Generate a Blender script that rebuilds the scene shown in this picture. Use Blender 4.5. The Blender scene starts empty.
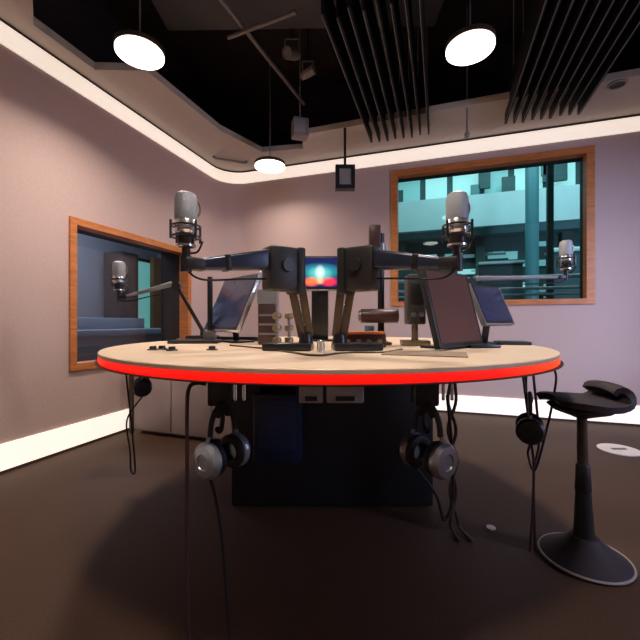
import bpy, bmesh, math, random
from mathutils import Matrix, Vector

random.seed(4)
SC = bpy.context.scene
COL = SC.collection
PI = math.pi
R = math.radians
YAW = R(18.15)
SN, CS = math.sin(YAW), math.cos(YAW)
F = 366.0
HZ = 322.0


def W(lat, d, z):
    """a point given by its distance along and across the viewing direction"""
    return Vector((CS * lat - SN * d, SN * lat + CS * d, z))


def at(px, py, d):
    return W((px - 320) / F * d, d, 1 + (HZ - py) / F * d)


def on(px, py, z):
    d = (z - 1) * F / (HZ - py)
    return at(px, py, d)


# ------------------------------------------------------------------ materials
MATS = {}


def mat(name, col, rough=0.6, metal=0.0, noise=0.0, scale=30.0, bump=0.0, emit=None, es=0.0, spec=0.5, stretch=None, col2=None, coat=0.0):
    m = bpy.data.materials.new(name)
    m.use_nodes = True
    nt = m.node_tree
    b = nt.nodes['Principled BSDF']
    b.inputs['Base Color'].default_value = (*col, 1)
    b.inputs['Roughness'].default_value = rough
    b.inputs['Metallic'].default_value = metal
    b.inputs['Specular IOR Level'].default_value = spec
    b.inputs['Coat Weight'].default_value = coat
    if emit:
        b.inputs['Emission Color'].default_value = (*emit, 1)
        b.inputs['Emission Strength'].default_value = es
    if noise or bump or col2:
        tc = nt.nodes.new('ShaderNodeTexCoord')
        n = nt.nodes.new('ShaderNodeTexNoise')
        n.inputs['Scale'].default_value = scale
        n.inputs['Detail'].default_value = 5
        if stretch:
            mp = nt.nodes.new('ShaderNodeMapping')
            mp.inputs['Scale'].default_value = stretch
            nt.links.new(tc.outputs['Object'], mp.inputs['Vector'])
            nt.links.new(mp.outputs['Vector'], n.inputs['Vector'])
        else:
            nt.links.new(tc.outputs['Object'], n.inputs['Vector'])
        if noise or col2:
            r = nt.nodes.new('ShaderNodeValToRGB')
            c2 = col2 or tuple(min(1, c * (1 + noise)) for c in col)
            c1 = col if col2 else tuple(c * (1 - noise) for c in col)
            r.color_ramp.elements[0].position = 0.3
            r.color_ramp.elements[1].position = 0.7
            r.color_ramp.elements[0].color = (*c1, 1)
            r.color_ramp.elements[1].color = (*c2, 1)
            nt.links.new(n.outputs['Fac'], r.inputs['Fac'])
            nt.links.new(r.outputs['Color'], b.inputs['Base Color'])
        if bump:
            bp = nt.nodes.new('ShaderNodeBump')
            bp.inputs['Strength'].default_value = bump
            bp.inputs['Distance'].default_value = 0.004
            nt.links.new(n.outputs['Fac'], bp.inputs['Height'])
            nt.links.new(bp.outputs['Normal'], b.inputs['Normal'])
    MATS[name] = m
    return m


def glass_mat(name, tint, gloss=0.08, rough=0.02):
    m = bpy.data.materials.new(name)
    m.use_nodes = True
    nt = m.node_tree
    nt.nodes.clear()
    o = nt.nodes.new('ShaderNodeOutputMaterial')
    t = nt.nodes.new('ShaderNodeBsdfTransparent')
    t.inputs['Color'].default_value = (*tint, 1)
    g = nt.nodes.new('ShaderNodeBsdfGlossy')
    g.inputs['Roughness'].default_value = rough
    mx = nt.nodes.new('ShaderNodeMixShader')
    mx.inputs['Fac'].default_value = gloss
    nt.links.new(t.outputs[0], mx.inputs[1])
    nt.links.new(g.outputs[0], mx.inputs[2])
    nt.links.new(mx.outputs[0], o.inputs['Surface'])
    MATS[name] = m
    return m


WALL = mat('wall_fabric', (0.57, 0.425, 0.395), 0.9, noise=0.05, scale=90, bump=0.15, spec=0.1)
FLOOR = mat('carpet', (0.074, 0.038, 0.0225), 0.62, noise=0.28, scale=160, bump=0.5, spec=0.25)
SOFFIT = mat('soffit_plaster', (0.52, 0.45, 0.40), 0.9, noise=0.03, scale=8)
VOID = mat('void_black', (0.020, 0.013, 0.015), 0.9, noise=0.5, scale=3)
FIN = mat('fin_black', (0.006, 0.006, 0.007), 0.7, noise=0.2, scale=14, spec=0.25)
FINEND = mat('fin_end', (0.30, 0.28, 0.27), 0.5)
COVE = mat('cove_diffuser', (0.85, 0.8, 0.75), 0.6, emit=(1.0, 0.84, 0.70), es=0.74)
SKIRT = mat('skirting_diffuser', (0.85, 0.8, 0.75), 0.6, emit=(1.0, 0.87, 0.76), es=0.85)
LAMP = mat('lamp_diffuser', (0.9, 0.9, 0.9), 0.5, emit=(1.0, 0.90, 0.79), es=5.0)
BLACK = mat('black_plastic', (0.016, 0.016, 0.018), 0.42, noise=0.1, scale=40)
BLACKM = mat('black_metal', (0.03, 0.03, 0.034), 0.32, metal=0.5, noise=0.1, scale=40)
NAVY = mat('navy_sleeve', (0.022, 0.03, 0.062), 0.3, metal=0.3, noise=0.15, scale=30, spec=0.7)
RUBBER = mat('rubber', (0.012, 0.011, 0.012), 0.7, noise=0.1, scale=60)
GREY = mat('grey_metal', (0.30, 0.30, 0.32), 0.35, metal=0.7, noise=0.06, scale=50)
MGREY = mat('mid_grey', (0.20, 0.20, 0.215), 0.5, noise=0.06, scale=50)
SILVER = mat('silver', (0.75, 0.75, 0.78), 0.25, metal=0.9, noise=0.04, scale=60)
MESHG = mat('grille_mesh', (0.34, 0.36, 0.39), 0.45, metal=0.35, noise=0.25, scale=420, bump=0.5)
BRONZE = mat('bronze', (0.30, 0.235, 0.16), 0.35, metal=0.6, noise=0.12, scale=30)
BROWNM = mat('brown_metal', (0.095, 0.068, 0.045), 0.4, metal=0.4, noise=0.12, scale=30)
MAROON = mat('maroon_dark', (0.065, 0.032, 0.034), 0.4, noise=0.12, scale=20)
WOODF = mat('frame_wood', (0.55, 0.19, 0.055), 0.42, noise=0.22, scale=9, stretch=(1, 1, 6))
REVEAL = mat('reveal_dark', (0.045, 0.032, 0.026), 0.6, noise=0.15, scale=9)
TABLE = mat('table_wood', (0.82, 0.63, 0.46), 0.38, noise=0.07, scale=5, stretch=(1.2, 9, 1), spec=0.4)
PED = mat('pedestal_black', (0.010, 0.010, 0.011), 0.5, noise=0.1, scale=12)
BLUEPC = mat('navy_case', (0.012, 0.02, 0.055), 0.4, noise=0.25, scale=6)
BOXG = mat('pale_grey_box', (0.42, 0.44, 0.46), 0.4, metal=0.3, noise=0.05, scale=30)
CUPG = mat('cup_grey', (0.42, 0.47, 0.52), 0.3, metal=0.5, noise=0.1, scale=40)
CAB = mat('cabinet_grey', (0.42, 0.33, 0.33), 0.55, noise=0.05, scale=7)
ORANGE = mat('orange_strip', (0.75, 0.20, 0.05), 0.5, noise=0.08, scale=20)
SEATM = mat('seat_black', (0.022, 0.012, 0.016), 0.7, noise=0.15, scale=80, bump=0.3)
RIM = mat('base_rim', (0.33, 0.31, 0.30), 0.4, noise=0.05, scale=40)
TRACK = mat('conduit_grey', (0.22, 0.19, 0.19), 0.5, noise=0.1, scale=20)
SCRDK = mat('screen_dark', (0.03, 0.024, 0.03), 0.16, noise=0.1, scale=3)
SCRBL = mat('screen_blue', (0.035, 0.045, 0.10), 0.14, noise=0.2, scale=3)
SCRBR = mat('panel_brown', (0.10, 0.045, 0.038), 0.38, noise=0.15, scale=3)
FLOORLID = mat('floor_lid', (0.72, 0.62, 0.56), 0.35, noise=0.06, scale=30)
GLASS_R = glass_mat('window_glass_teal', (0.80, 0.97, 0.97), 0.05)
GLASS_L = glass_mat('window_glass_smoke', (0.80, 0.84, 0.88), 0.07)
# beyond the windows
PARA = mat('parapet_pale', (0.52, 0.68, 0.69), 0.6, noise=0.06, scale=1.5)
TEALD = mat('atrium_dark', (0.025, 0.075, 0.080), 0.6, noise=0.35, scale=1.2)
TEALM = mat('atrium_teal', (0.08, 0.21, 0.22), 0.5, noise=0.2, scale=1.5)
TEALW = mat('atrium_lit_window', (0.2, 0.4, 0.4), 0.4, emit=(0.30, 0.66, 0.66), es=0.42)
TEALW2 = mat('atrium_bright_window', (0.2, 0.4, 0.4), 0.4, emit=(0.55, 0.85, 0.86), es=0.75)
COLT = mat('column_teal', (0.10, 0.30, 0.34), 0.4, noise=0.1, scale=2)
RAILG = mat('rail_grey', (0.45, 0.50, 0.56), 0.35, metal=0.2, noise=0.05, scale=9)
NAVYW = mat('ledge_navy', (0.03, 0.035, 0.075), 0.5, noise=0.1, scale=3)
CTRL = mat('control_wall', (0.22, 0.225, 0.26), 0.8, noise=0.05, scale=2)
CTRLF = mat('control_floor', (0.10, 0.095, 0.10), 0.8, noise=0.1, scale=20)
DESKB = mat('desk_blue', (0.16, 0.21, 0.27), 0.5, noise=0.06, scale=3)
DOORG = mat('lit_door_glass', (0.1, 0.3, 0.3), 0.3, emit=(0.25, 0.72, 0.64), es=0.55)
POST = mat('brown_post', (0.20, 0.10, 0.035), 0.5, noise=0.15, scale=6)


def led_mat():
    m = mat('red_led_edge', (0.6, 0.02, 0.01), 0.5, emit=(1, 0.01, 0.004), es=0.93)
    nt = m.node_tree
    b = nt.nodes['Principled BSDF']
    tc = nt.nodes.new('ShaderNodeTexCoord')
    sp = nt.nodes.new('ShaderNodeSeparateXYZ')
    rp = nt.nodes.new('ShaderNodeValToRGB')
    mr = nt.nodes.new('ShaderNodeMapRange')
    mr.inputs['From Min'].default_value = -1.1
    mr.inputs['From Max'].default_value = 1.1
    e = rp.color_ramp.elements
    e[0].position = 0.0
    e[0].color = (1, 0.10, 0.03, 1)
    e[1].position = 1.0
    e[1].color = (1, 0.30, 0.06, 1)
    a = e.new(0.14); a.color = (1, 0.008, 0.003, 1)
    a = e.new(0.72); a.color = (1, 0.008, 0.003, 1)
    a = e.new(0.88); a.color = (1, 0.085, 0.012, 1)
    nt.links.new(tc.outputs['Object'], sp.inputs[0])
    nt.links.new(sp.outputs['X'], mr.inputs['Value'])
    nt.links.new(mr.outputs['Result'], rp.inputs['Fac'])
    nt.links.new(rp.outputs['Color'], b.inputs['Emission Color'])
    return m


LED = led_mat()


def screen_mat():
    """picture on the middle screen: pale cone of light over a red and orange foot on deep blue"""
    m = mat('lit_screen', (0.01, 0.01, 0.02), 0.2)
    nt = m.node_tree
    b = nt.nodes['Principled BSDF']
    tc = nt.nodes.new('ShaderNodeTexCoord')
    L = nt.links.new

    def blob(cx, cz, sx, sz, col):
        mp = nt.nodes.new('ShaderNodeMapping')
        mp.inputs['Location'].default_value = (-cx / sx, 0, -cz / sz)
        mp.inputs['Scale'].default_value = (1 / sx, 0.0, 1 / sz)
        L(tc.outputs['Object'], mp.inputs['Vector'])
        g = nt.nodes.new('ShaderNodeTexGradient')
        g.gradient_type = 'SPHERICAL'
        L(mp.outputs['Vector'], g.inputs['Vector'])
        mx = nt.nodes.new('ShaderNodeMix')
        mx.data_type = 'RGBA'
        mx.inputs[7].default_value = (*col, 1)
        L(g.outputs['Fac'], mx.inputs[0])
        return mx

    prev = None
    for args in ((0, 0.005, 0.16, 0.06, (0.05, 0.65, 0.75)),
                 (0, -0.01, 0.085, 0.055, (0.25, 1.0, 0.75)),
                 (0, 0.0, 0.036, 0.055, (1.2, 1.4, 1.3)),
                 (-0.055, -0.058, 0.065, 0.035, (2.4, 0.35, 0.05)),
                 (0.055, -0.058, 0.065, 0.035, (2.2, 0.06, 0.10)),
                 (0.0, -0.055, 0.03, 0.025, (1.5, 0.9, 0.3))):
        mx = blob(*args)
        if prev is None:
            mx.inputs[6].default_value = (0.008, 0.018, 0.11, 1)
        else:
            L(prev.outputs[2], mx.inputs[6])
        prev = mx
    L(prev.outputs[2], b.inputs['Emission Color'])
    b.inputs['Emission Strength'].default_value = 1.0
    return m


LITSCR = screen_mat()

# ------------------------------------------------------------------ mesh building
XF = {}   # world matrix of every Empty


def basis(z_dir):
    z = Vector(z_dir).normalized()
    up = Vector((0, 0, 1)) if abs(z.z) < 0.95 else Vector((0, 1, 0))
    x = up.cross(z).normalized()
    y = z.cross(x)
    return Matrix((x, y, z)).transposed().to_4x4()


class MB:
    def __init__(self):
        self.bm = bmesh.new()

    def _take(self, tmp, M):
        vm = {}
        for v in tmp.verts:
            vm[v] = self.bm.verts.new(M @ v.co)
        for f in tmp.faces:
            try:
                self.bm.faces.new([vm[v] for v in f.verts])
            except ValueError:
                pass
        tmp.free()
        return self

    def box(self, c, s, rot=None, bev=0.0, seg=2):
        t = bmesh.new()
        bmesh.ops.create_cube(t, size=1)
        for v in t.verts:
            v.co = Vector((v.co.x * s[0], v.co.y * s[1], v.co.z * s[2]))
        if bev:
            bmesh.ops.bevel(t, geom=list(t.edges), offset=bev, segments=seg, profile=0.5, affect='EDGES')
        M = Matrix.Translation(Vector(c))
        if rot is not None:
            M = M @ (rot if isinstance(rot, Matrix) else Matrix.Rotation(rot, 4, 'Z'))
        return self._take(t, M)

    def cyl(self, p0, p1, r0, r1=None, n=24, bev=0.0):
        r1 = r0 if r1 is None else r1
        p0, p1 = Vector(p0), Vector(p1)
        h = (p1 - p0).length
        t = bmesh.new()
        bmesh.ops.create_cone(t, cap_ends=True, segments=n, radius1=r0, radius2=r1, depth=h)
        if bev:
            es = [e for e in t.edges if len([f for f in e.link_faces if len(f.verts) > 4]) == 1]
            bmesh.ops.bevel(t, geom=es, offset=bev, segments=2, profile=0.5, affect='EDGES')
        return self._take(t, Matrix.Translation((p0 + p1) / 2) @ basis(p1 - p0))

    def beam(self, p0, p1, w0, h0, w1=None, h1=None, bev=0.006):
        """tapered rectangular bar from p0 to p1; h is the upright size"""
        w1 = w0 if w1 is None else w1
        h1 = h0 if h1 is None else h1
        p0, p1 = Vector(p0), Vector(p1)
        L = (p1 - p0).length
        t = bmesh.new()
        bmesh.ops.create_cube(t, size=1)
        for v in t.verts:
            e = v.co.z > 0
            v.co = Vector((v.co.x * (w1 if e else w0), v.co.y * (h1 if e else h0), v.co.z * L))
        if bev:
            bmesh.ops.bevel(t, geom=list(t.edges), offset=bev, segments=3, profile=0.5, affect='EDGES')
        return self._take(t, Matrix.Translation((p0 + p1) / 2) @ basis(p1 - p0))

    def lathe(self, prof, M=None, n=32):
        t = bmesh.new()
        rings = []
        for r, z in prof:
            if r < 1e-5:
                rings.append([t.verts.new((0, 0, z))])
            else:
                rings.append([t.verts.new((r * math.cos(2 * PI * i / n), r * math.sin(2 * PI * i / n), z)) for i in range(n)])
        for a, b in zip(rings, rings[1:]):
            for i in range(n):
                j = (i + 1) % n
                vs = []
                for ring, ks in ((a, (i, j)), (b, (j, i))):
                    if len(ring) == 1:
                        vs.append(ring[0])
                    else:
                        vs += [ring[k] for k in ks]
                if len(set(vs)) > 2:
                    t.faces.new(vs)
        for ring in (rings[0], rings[-1]):
            if len(ring) > 2:
                t.faces.new(ring)
        bmesh.ops.recalc_face_normals(t, faces=list(t.faces))
        return self._take(t, M or Matrix())

    def torus(self, c, Rr, r, axis=(0, 0, 1), a0=0.0, a1=2 * PI, n=36, m=10):
        full = abs(a1 - a0 - 2 * PI) < 1e-4
        B = basis(axis).to_3x3()
        pts = [Vector(c) + B @ Vector((Rr * math.cos(a0 + (a1 - a0) * i / n), Rr * math.sin(a0 + (a1 - a0) * i / n), 0)) for i in range(n + (0 if full else 1))]
        return self.tube(pts, r, m, closed=full)

    def tube(self, pts, r, m=8, closed=False, smooth=0):
        pts = [Vector(p) for p in pts]
        if smooth:
            pts = spline(pts, smooth)
        t = bmesh.new()
        n = len(pts)
        rings = []
        ref = None
        for i, p in enumerate(pts):
            a = pts[(i - 1) % n] if (closed or i) else p
            b = pts[(i + 1) % n] if (closed or i < n - 1) else p
            tan = (b - a).normalized()
            if ref is None:
                ref = Vector((0, 0, 1)) if abs(tan.z) < 0.9 else Vector((1, 0, 0))
            x = (ref - tan * ref.dot(tan)).normalized()
            ref = x
            y = tan.cross(x)
            rr = r[i] if isinstance(r, (list, tuple)) else r
            rings.append([t.verts.new(p + (x * math.cos(2 * PI * k / m) + y * math.sin(2 * PI * k / m)) * rr) for k in range(m)])
        for i in range(n if closed else n - 1):
            a, b = rings[i], rings[(i + 1) % n]
            for k in range(m):
                j = (k + 1) % m
                t.faces.new([a[k], a[j], b[j], b[k]])
        if not closed:
            t.faces.new(rings[0][::-1])
            t.faces.new(rings[-1])
        bmesh.ops.recalc_face_normals(t, faces=list(t.faces))
        return self._take(t, Matrix())

    def prism(self, poly, vec):
        """closed polygon (3D points) pushed along vec"""
        t = bmesh.new()
        vec = Vector(vec)
        a = [t.verts.new(p) for p in poly]
        b = [t.verts.new(Vector(p) + vec) for p in poly]
        n = len(a)
        t.faces.new(a)
        t.faces.new(b[::-1])
        for i in range(n):
            j = (i + 1) % n
            t.faces.new([a[j], a[i], b[i], b[j]])
        bmesh.ops.recalc_face_normals(t, faces=list(t.faces))
        return self._take(t, Matrix())

    def build(self, name, m, parent=None, origin=None, sharp=35, kind=None):
        me = bpy.data.meshes.new(name)
        inv = Matrix()
        if parent is not None:
            inv = XF.get(parent, Matrix()).inverted()
        elif origin is not None:
            inv = Matrix.Translation(-Vector(origin))
        self.bm.transform(inv)
        self.bm.to_mesh(me)
        self.bm.free()
        me.polygons.foreach_set('use_smooth', [True] * len(me.polygons))
        me.set_sharp_from_angle(angle=R(sharp))
        me.materials.append(m)
        o = bpy.data.objects.new(name, me)
        COL.objects.link(o)
        if parent is not None:
            o.parent = parent
            XF[o] = XF.get(parent, Matrix())
        elif origin is not None:
            o.location = origin
            XF[o] = Matrix.Translation(Vector(origin))
        else:
            XF[o] = Matrix()
        if kind:
            o['kind'] = kind
        return o


def spline(pts, k):
    out = []
    n = len(pts)
    for i in range(n - 1):
        p0 = pts[max(i - 1, 0)]; p1 = pts[i]; p2 = pts[i + 1]; p3 = pts[min(i + 2, n - 1)]
        for s in range(k):
            t = s / k
            out.append(0.5 * ((2 * p1) + (p2 - p0) * t + (2 * p0 - 5 * p1 + 4 * p2 - p3) * t * t + (3 * p1 - p0 - 3 * p2 + p3) * t ** 3))
    out.append(pts[-1])
    return out


def tag(o, label, cat, group=None):
    o['label'] = label
    o['category'] = cat
    if group:
        o['group'] = group
    return o


def thing(name, label, cat, loc=(0, 0, 0), rz=0.0, group=None, M=None):
    o = bpy.data.objects.new(name, None)
    o.empty_display_size = 0.1
    COL.objects.link(o)
    if M is None:
        M = Matrix.Translation(Vector(loc)) @ Matrix.Rotation(rz, 4, 'Z')
    o.location = M.to_translation()
    o.rotation_euler = M.to_euler()
    XF[o] = M
    return tag(o, label, cat, group)


# ------------------------------------------------------------------ the room
XL, XR, YB, YF, ZS = -2.75, 2.6, 4.3, -1.5, 3.0
RC = 0.32                      # rounded corner between left and back wall
W1 = dict(y0=2.10, y1=3.555, z0=0.615, z1=1.825)     # window in the left wall
W2 = dict(x0=-0.535, x1=1.455, z0=1.18, z1=2.75)     # window in the back wall
TH1, TH2 = 0.40, 0.30

MB().box((-0.1, 1.4, -0.05), (5.8, 6.2, 0.1)).build('floor', FLOOR, kind='structure')


def wall_x(mb, x0, x1, ya, yb, za, zb, w):
    """wall slab x0..x1 along y with one hole"""
    for (a, b, c, d) in ((ya, w['y0'], za, zb), (w['y1'], yb, za, zb), (w['y0'], w['y1'], za, w['z0']), (w['y0'], w['y1'], w['z1'], zb)):
        mb.box(((x0 + x1) / 2, (a + b) / 2, (c + d) / 2), (x1 - x0, b - a, d - c))


def wall_y(mb, y0, y1, xa, xb, za, zb, w):
    for (a, b, c, d) in ((xa, w['x0'], za, zb), (w['x1'], xb, za, zb), (w['x0'], w['x1'], za, w['z0']), (w['x0'], w['x1'], w['z1'], zb)):
        mb.box(((a + b) / 2, (y0 + y1) / 2, (c + d) / 2), (b - a, y1 - y0, d - c))


mb = MB()
wall_x(mb, XL - TH1, XL, YF, YB + 0.3, 0, ZS, W1)
mb.build('wall_left', WALL, kind='structure')
mb = MB()
wall_y(mb, YB, YB + TH2, XL, XR, 0, ZS, W2)
arc = [Vector((XL + RC - RC * math.cos(a), YB - RC + RC * math.sin(a), 0)) for a in [PI / 2 * i / 12 for i in range(13)]]
mb.prism(arc + [Vector((XL, YB, 0))], (0, 0, ZS))
mb.build('wall_back', WALL, kind='structure')
W3 = dict(y0=0.9, y1=3.3, z0=0.75, z1=2.3)           # added opening in the right wall, unseen, lets the fill light in
mb = MB()
wall_x(mb, XR, XR + 0.2, YF, YB, 0, ZS, W3)
mb.build('wall_right', WALL, kind='structure')
mb = MB()
for (a, b, c, d) in ((W3['y0'], W3['y0'] + .07, W3['z0'], W3['z1']), (W3['y1'] - .07, W3['y1'], W3['z0'], W3['z1']), (W3['y0'] + .07, W3['y1'] - .07, W3['z0'], W3['z0'] + .07), (W3['y0'] + .07, W3['y1'] - .07, W3['z1'] - .07, W3['z1'])):
    mb.box((XR + 0.09, (a + b) / 2, (c + d) / 2), (0.2, b - a, d - c))
w3 = mb.build('added_window', WOODF, kind='structure')  # unseen frame, added around the fill light's opening
MB().box((XR + 0.12, 2.1, 1.525), (0.012, 2.26, 1.41)).build('glass', GLASS_L, w3)
MB().box(((XL + XR) / 2, YF - 0.1, ZS / 2), (XR - XL, 0.2, ZS)).build('wall_front', WALL, kind='structure')

# ceiling margin with its opening
OP = [(-2.60, 1.74), (-2.60, 2.20), (-2.22, 2.34), (-2.18, 3.3), (-1.99, 3.88), (-1.5, 3.95), (-1.4, 3.66), (2.3, 3.62), (2.3, 0.4), (-1.5, 0.4), (-2.40, 1.60)]
t = bmesh.new()
outer = [t.verts.new((x, y, ZS)) for x, y in ((XL, YF), (XR, YF), (XR, YB), (XL, YB))]
inner = [t.verts.new((x, y, ZS)) for x, y in OP]
for loop in (outer, inner):
    for i in range(len(loop)):
        t.edges.new((loop[i], loop[(i + 1) % len(loop)]))
bmesh.ops.triangle_fill(t, use_beauty=True, edges=list(t.edges))
# keep only the ring
for f in list(t.faces):
    c = f.calc_center_median()
    ins = False
    j = len(OP) - 1
    for i in range(len(OP)):
        if (OP[i][1] > c.y) != (OP[j][1] > c.y) and c.x < (OP[j][0] - OP[i][0]) * (c.y - OP[i][1]) / (OP[j][1] - OP[i][1]) + OP[i][0]:
            ins = not ins
        j = i
    if ins:
        t.faces.remove(f)
r = bmesh.ops.extrude_face_region(t, geom=list(t.faces))
for v in r['geom']:
    if isinstance(v, bmesh.types.BMVert):
        v.co.z += 0.06
bmesh.ops.recalc_face_normals(t, faces=list(t.faces))
mb = MB(); mb._take(t, Matrix())
mb.build('ceiling', SOFFIT, kind='structure')

ZV = 3.95
mb = MB()
mb.box((-0.07, 1.4, ZV + 0.05), (5.9, 6.3, 0.1))
for c, s in (((XL - 0.05, 1.4), (0.1, 6.1)), ((XR + 0.05, 1.4), (0.1, 6.1))):
    mb.box((*c, (ZS + 0.06 + ZV) / 2), (*s, ZV - ZS - 0.06))
for c, s in (((-0.07, YF - 0.05), (5.35, 0.1)), ((-0.07, YB + 0.05), (5.35, 0.1))):
    mb.box((*c, (ZS + 0.06 + ZV) / 2), (*s, ZV - ZS - 0.06))
mb.build('ceiling_void', VOID, kind='structure')


def wallpath(off):
    """inner wall line from behind the camera on the left, round the corner, along the back to the right wall"""
    a = [Vector((XL + off, YF, 0))]
    rc = RC - off
    for i in range(13):
        an = PI / 2 * i / 12
        a.append(Vector((XL + RC - rc * math.cos(an), YB - RC + rc * math.sin(an), 0)))
    a.append(Vector((XR, YB - off, 0)))
    return a


def strip(z0, z1, off0, off1, path=None, name='trim', m=None):
    o, i = (path or wallpath)(off1), (path or wallpath)(off0)
    t = bmesh.new()
    vs = []
    for p, q in zip(i, o):
        vs.append([t.verts.new((p.x, p.y, z0)), t.verts.new((q.x, q.y, z0)), t.verts.new((q.x, q.y, z1)), t.verts.new((p.x, p.y, z1))])
    for a, b in zip(vs, vs[1:]):
        for k in range(4):
            t.faces.new([a[k], a[(k + 1) % 4], b[(k + 1) % 4], b[k]])
    t.faces.new(vs[0]); t.faces.new(vs[-1][::-1])
    bmesh.ops.recalc_face_normals(t, faces=list(t.faces))
    mb = MB(); mb._take(t, Matrix())
    return mb.build(name, m, kind='structure')


strip(2.835, 2.975, 0.0, 0.012, name='trim_1', m=COVE)             # lit cove
strip(2.975, 2.999, 0.0, 0.006, name='trim_2', m=REVEAL)           # dark shadow gap above it
# lit skirting
strip(0.02, 0.195, 0.0, 0.012, path=lambda o: wallpath(o)[:8], name='baseboard_left', m=SKIRT)
strip(0.02, 0.195, 0.0, 0.012, path=lambda o: wallpath(o)[7:], name='baseboard_back', m=SKIRT)
strip(0.0, 0.02, 0.0, 0.016, name='trim_3', m=REVEAL)

# ------------------------------------------------------------------ windows
def window_left():
    w = W1
    g = MB()
    fw, dp = 0.055, 0.02
    y0, y1, z0, z1 = w['y0'], w['y1'], w['z0'], w['z1']
    root = MB()
    # wooden trim
    for (ya, yb, za, zb) in ((y0, y0 + fw, z0, z1), (y1 - fw, y1, z0, z1), (y0 + fw, y1 - fw, z0, z0 + fw), (y0 + fw, y1 - fw, z1 - fw, z1)):
        root.box((XL - 0.04, (ya + yb) / 2, (za + zb) / 2), (0.12, yb - ya, zb - za))
    o = root.build('window_1', WOODF, kind='structure')
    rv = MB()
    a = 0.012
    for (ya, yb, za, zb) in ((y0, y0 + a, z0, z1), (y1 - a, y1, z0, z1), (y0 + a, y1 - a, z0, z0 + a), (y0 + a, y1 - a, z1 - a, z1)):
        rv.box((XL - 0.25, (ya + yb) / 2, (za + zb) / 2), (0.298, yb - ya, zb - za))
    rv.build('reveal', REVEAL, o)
    g.box((XL - 0.36, (y0 + y1) / 2, (z0 + z1) / 2), (0.012, y1 - y0 - 2 * a, z1 - z0 - 2 * a))
    g.build('glass', GLASS_L, o)


def window_back():
    w = W2
    x0, x1, z0, z1 = w['x0'], w['x1'], w['z0'], w['z1']
    fw = 0.07
    root = MB()
    for (xa, xb, za, zb) in ((x0, x0 + fw, z0, z1), (x1 - fw, x1, z0, z1), (x0 + fw, x1 - fw, z0, z0 + fw * .8), (x0 + fw, x1 - fw, z1 - fw, z1)):
        root.box(((xa + xb) / 2, YB + 0.03, (za + zb) / 2), (xb - xa, 0.10, zb - za))
    o = root.build('window_2', WOODF, kind='structure')
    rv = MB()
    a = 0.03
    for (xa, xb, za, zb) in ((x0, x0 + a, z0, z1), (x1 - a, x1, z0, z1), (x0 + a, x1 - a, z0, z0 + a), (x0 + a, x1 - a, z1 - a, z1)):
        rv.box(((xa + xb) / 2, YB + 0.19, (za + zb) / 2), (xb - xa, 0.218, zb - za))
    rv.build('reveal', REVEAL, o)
    g = MB().box(((x0 + x1) / 2, YB + 0.24, (z0 + z1) / 2), (x1 - x0 - 2 * a, 0.012, z1 - z0 - 2 * a))
    g.build('glass', GLASS_R, o)


window_left()
window_back()


def yb_at(px, py, Y):
    """point on the plane y = Y seen at (px, py)"""
    k = (px - 320) / F
    return at(px, py, Y / (CS + SN * k))


# ------------------------------------------------------------------ atrium beyond the back window
def rect(mb, px0, px1, py0, py1, Y, dep):
    a = yb_at(px0, (py0 + py1) / 2, Y); b = yb_at(px1, (py0 + py1) / 2, Y)
    cx = (a.x + b.x) / 2
    k = yb_at((px0 + px1) / 2, py0, Y), yb_at((px0 + px1) / 2, py1, Y)
    mb.box((cx, Y + dep / 2, (k[0].z + k[1].z) / 2), (b.x - a.x, dep, k[0].z - k[1].z))
    return mb


MB().box((2.5, 8.2, -0.35), (15, 7.2, 0.1)).build('floor_atrium', TEALD, kind='structure')
hall = thing('atrium_building', 'teal-lit building across the atrium, seen through the large window', 'building', (1.5, 10, -0.3))
MB().box((2.5, 10.65, 3.35), (15, 0.1, 7.3)).build('wall', TEALD, hall)
MB().box((2.5, 10.0, 3.78), (15, 0.22, 0.80)).build('parapet', PARA, hall)
MB().box((2.5, 10.35, 3.30), (15, 0.5, 0.16)).build('floor_slab', TEALM, hall)
MB().box((2.5, 10.3, 5.42), (15, 0.5, 0.34)).build('floor_slab', TEALM, hall)
xs = [-1.9, -1.15, -0.4, 0.35, 1.1, 1.85, 2.6, 3.35, 4.1]
for i, x in enumerate(xs):
    MB().box((x + 0.3, 10.58, 4.78), (0.56 + 0.08 * (i % 2), 0.04, 0.9)).build('window', TEALW2 if i % 3 != 1 else TEALW, hall)
for i, (x, z, w_, h_) in enumerate(((-1.7, 2.75, 0.5, 0.30), (-0.7, 2.55, 0.8, 0.14), (0.35, 2.72, 0.45, 0.26), (0.9, 2.35, 0.9, 0.13), (1.55, 2.75, 0.7, 0.16),
                                    (2.3, 2.5, 0.8, 0.15), (3.0, 2.75, 0.6, 0.22), (-1.2, 1.95, 0.9, 0.16), (0.1, 1.85, 0.8, 0.18), (1.6, 1.95, 1.0, 0.12), (2.9, 1.9, 0.8, 0.16))):
    MB().box((x, 10.57, z), (w_, 0.05, h_)).build('lit_pane', TEALW if i % 3 else TEALW2, hall)
rnd = random.Random(11)
for i in range(34):
    MB().box((-2.0 + 6.0 * rnd.random(), 10.5, 0.9 + 2.2 * rnd.random()), (0.15 + 0.6 * rnd.random(), 0.05, 0.03 + 0.09 * rnd.random())).build('lit_pane', (TEALW, TEALM, TEALW, PARA)[i % 4], hall)
for i in range(9):
    MB().box((-1.9 + 6.2 * rnd.random(), 10.3, 4.35 + 0.5 * rnd.random()), (0.12 + 0.5 * rnd.random(), 0.08, 0.25 + 0.3 * rnd.random())).build('cabinet', (TEALD, TEALM)[i % 2], hall)
for x in (-1.0, 1.0, 2.95):
    MB().box((x, 10.45, 1.6), (0.22, 0.2, 3.3)).build('pier', TEALD, hall)

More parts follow.
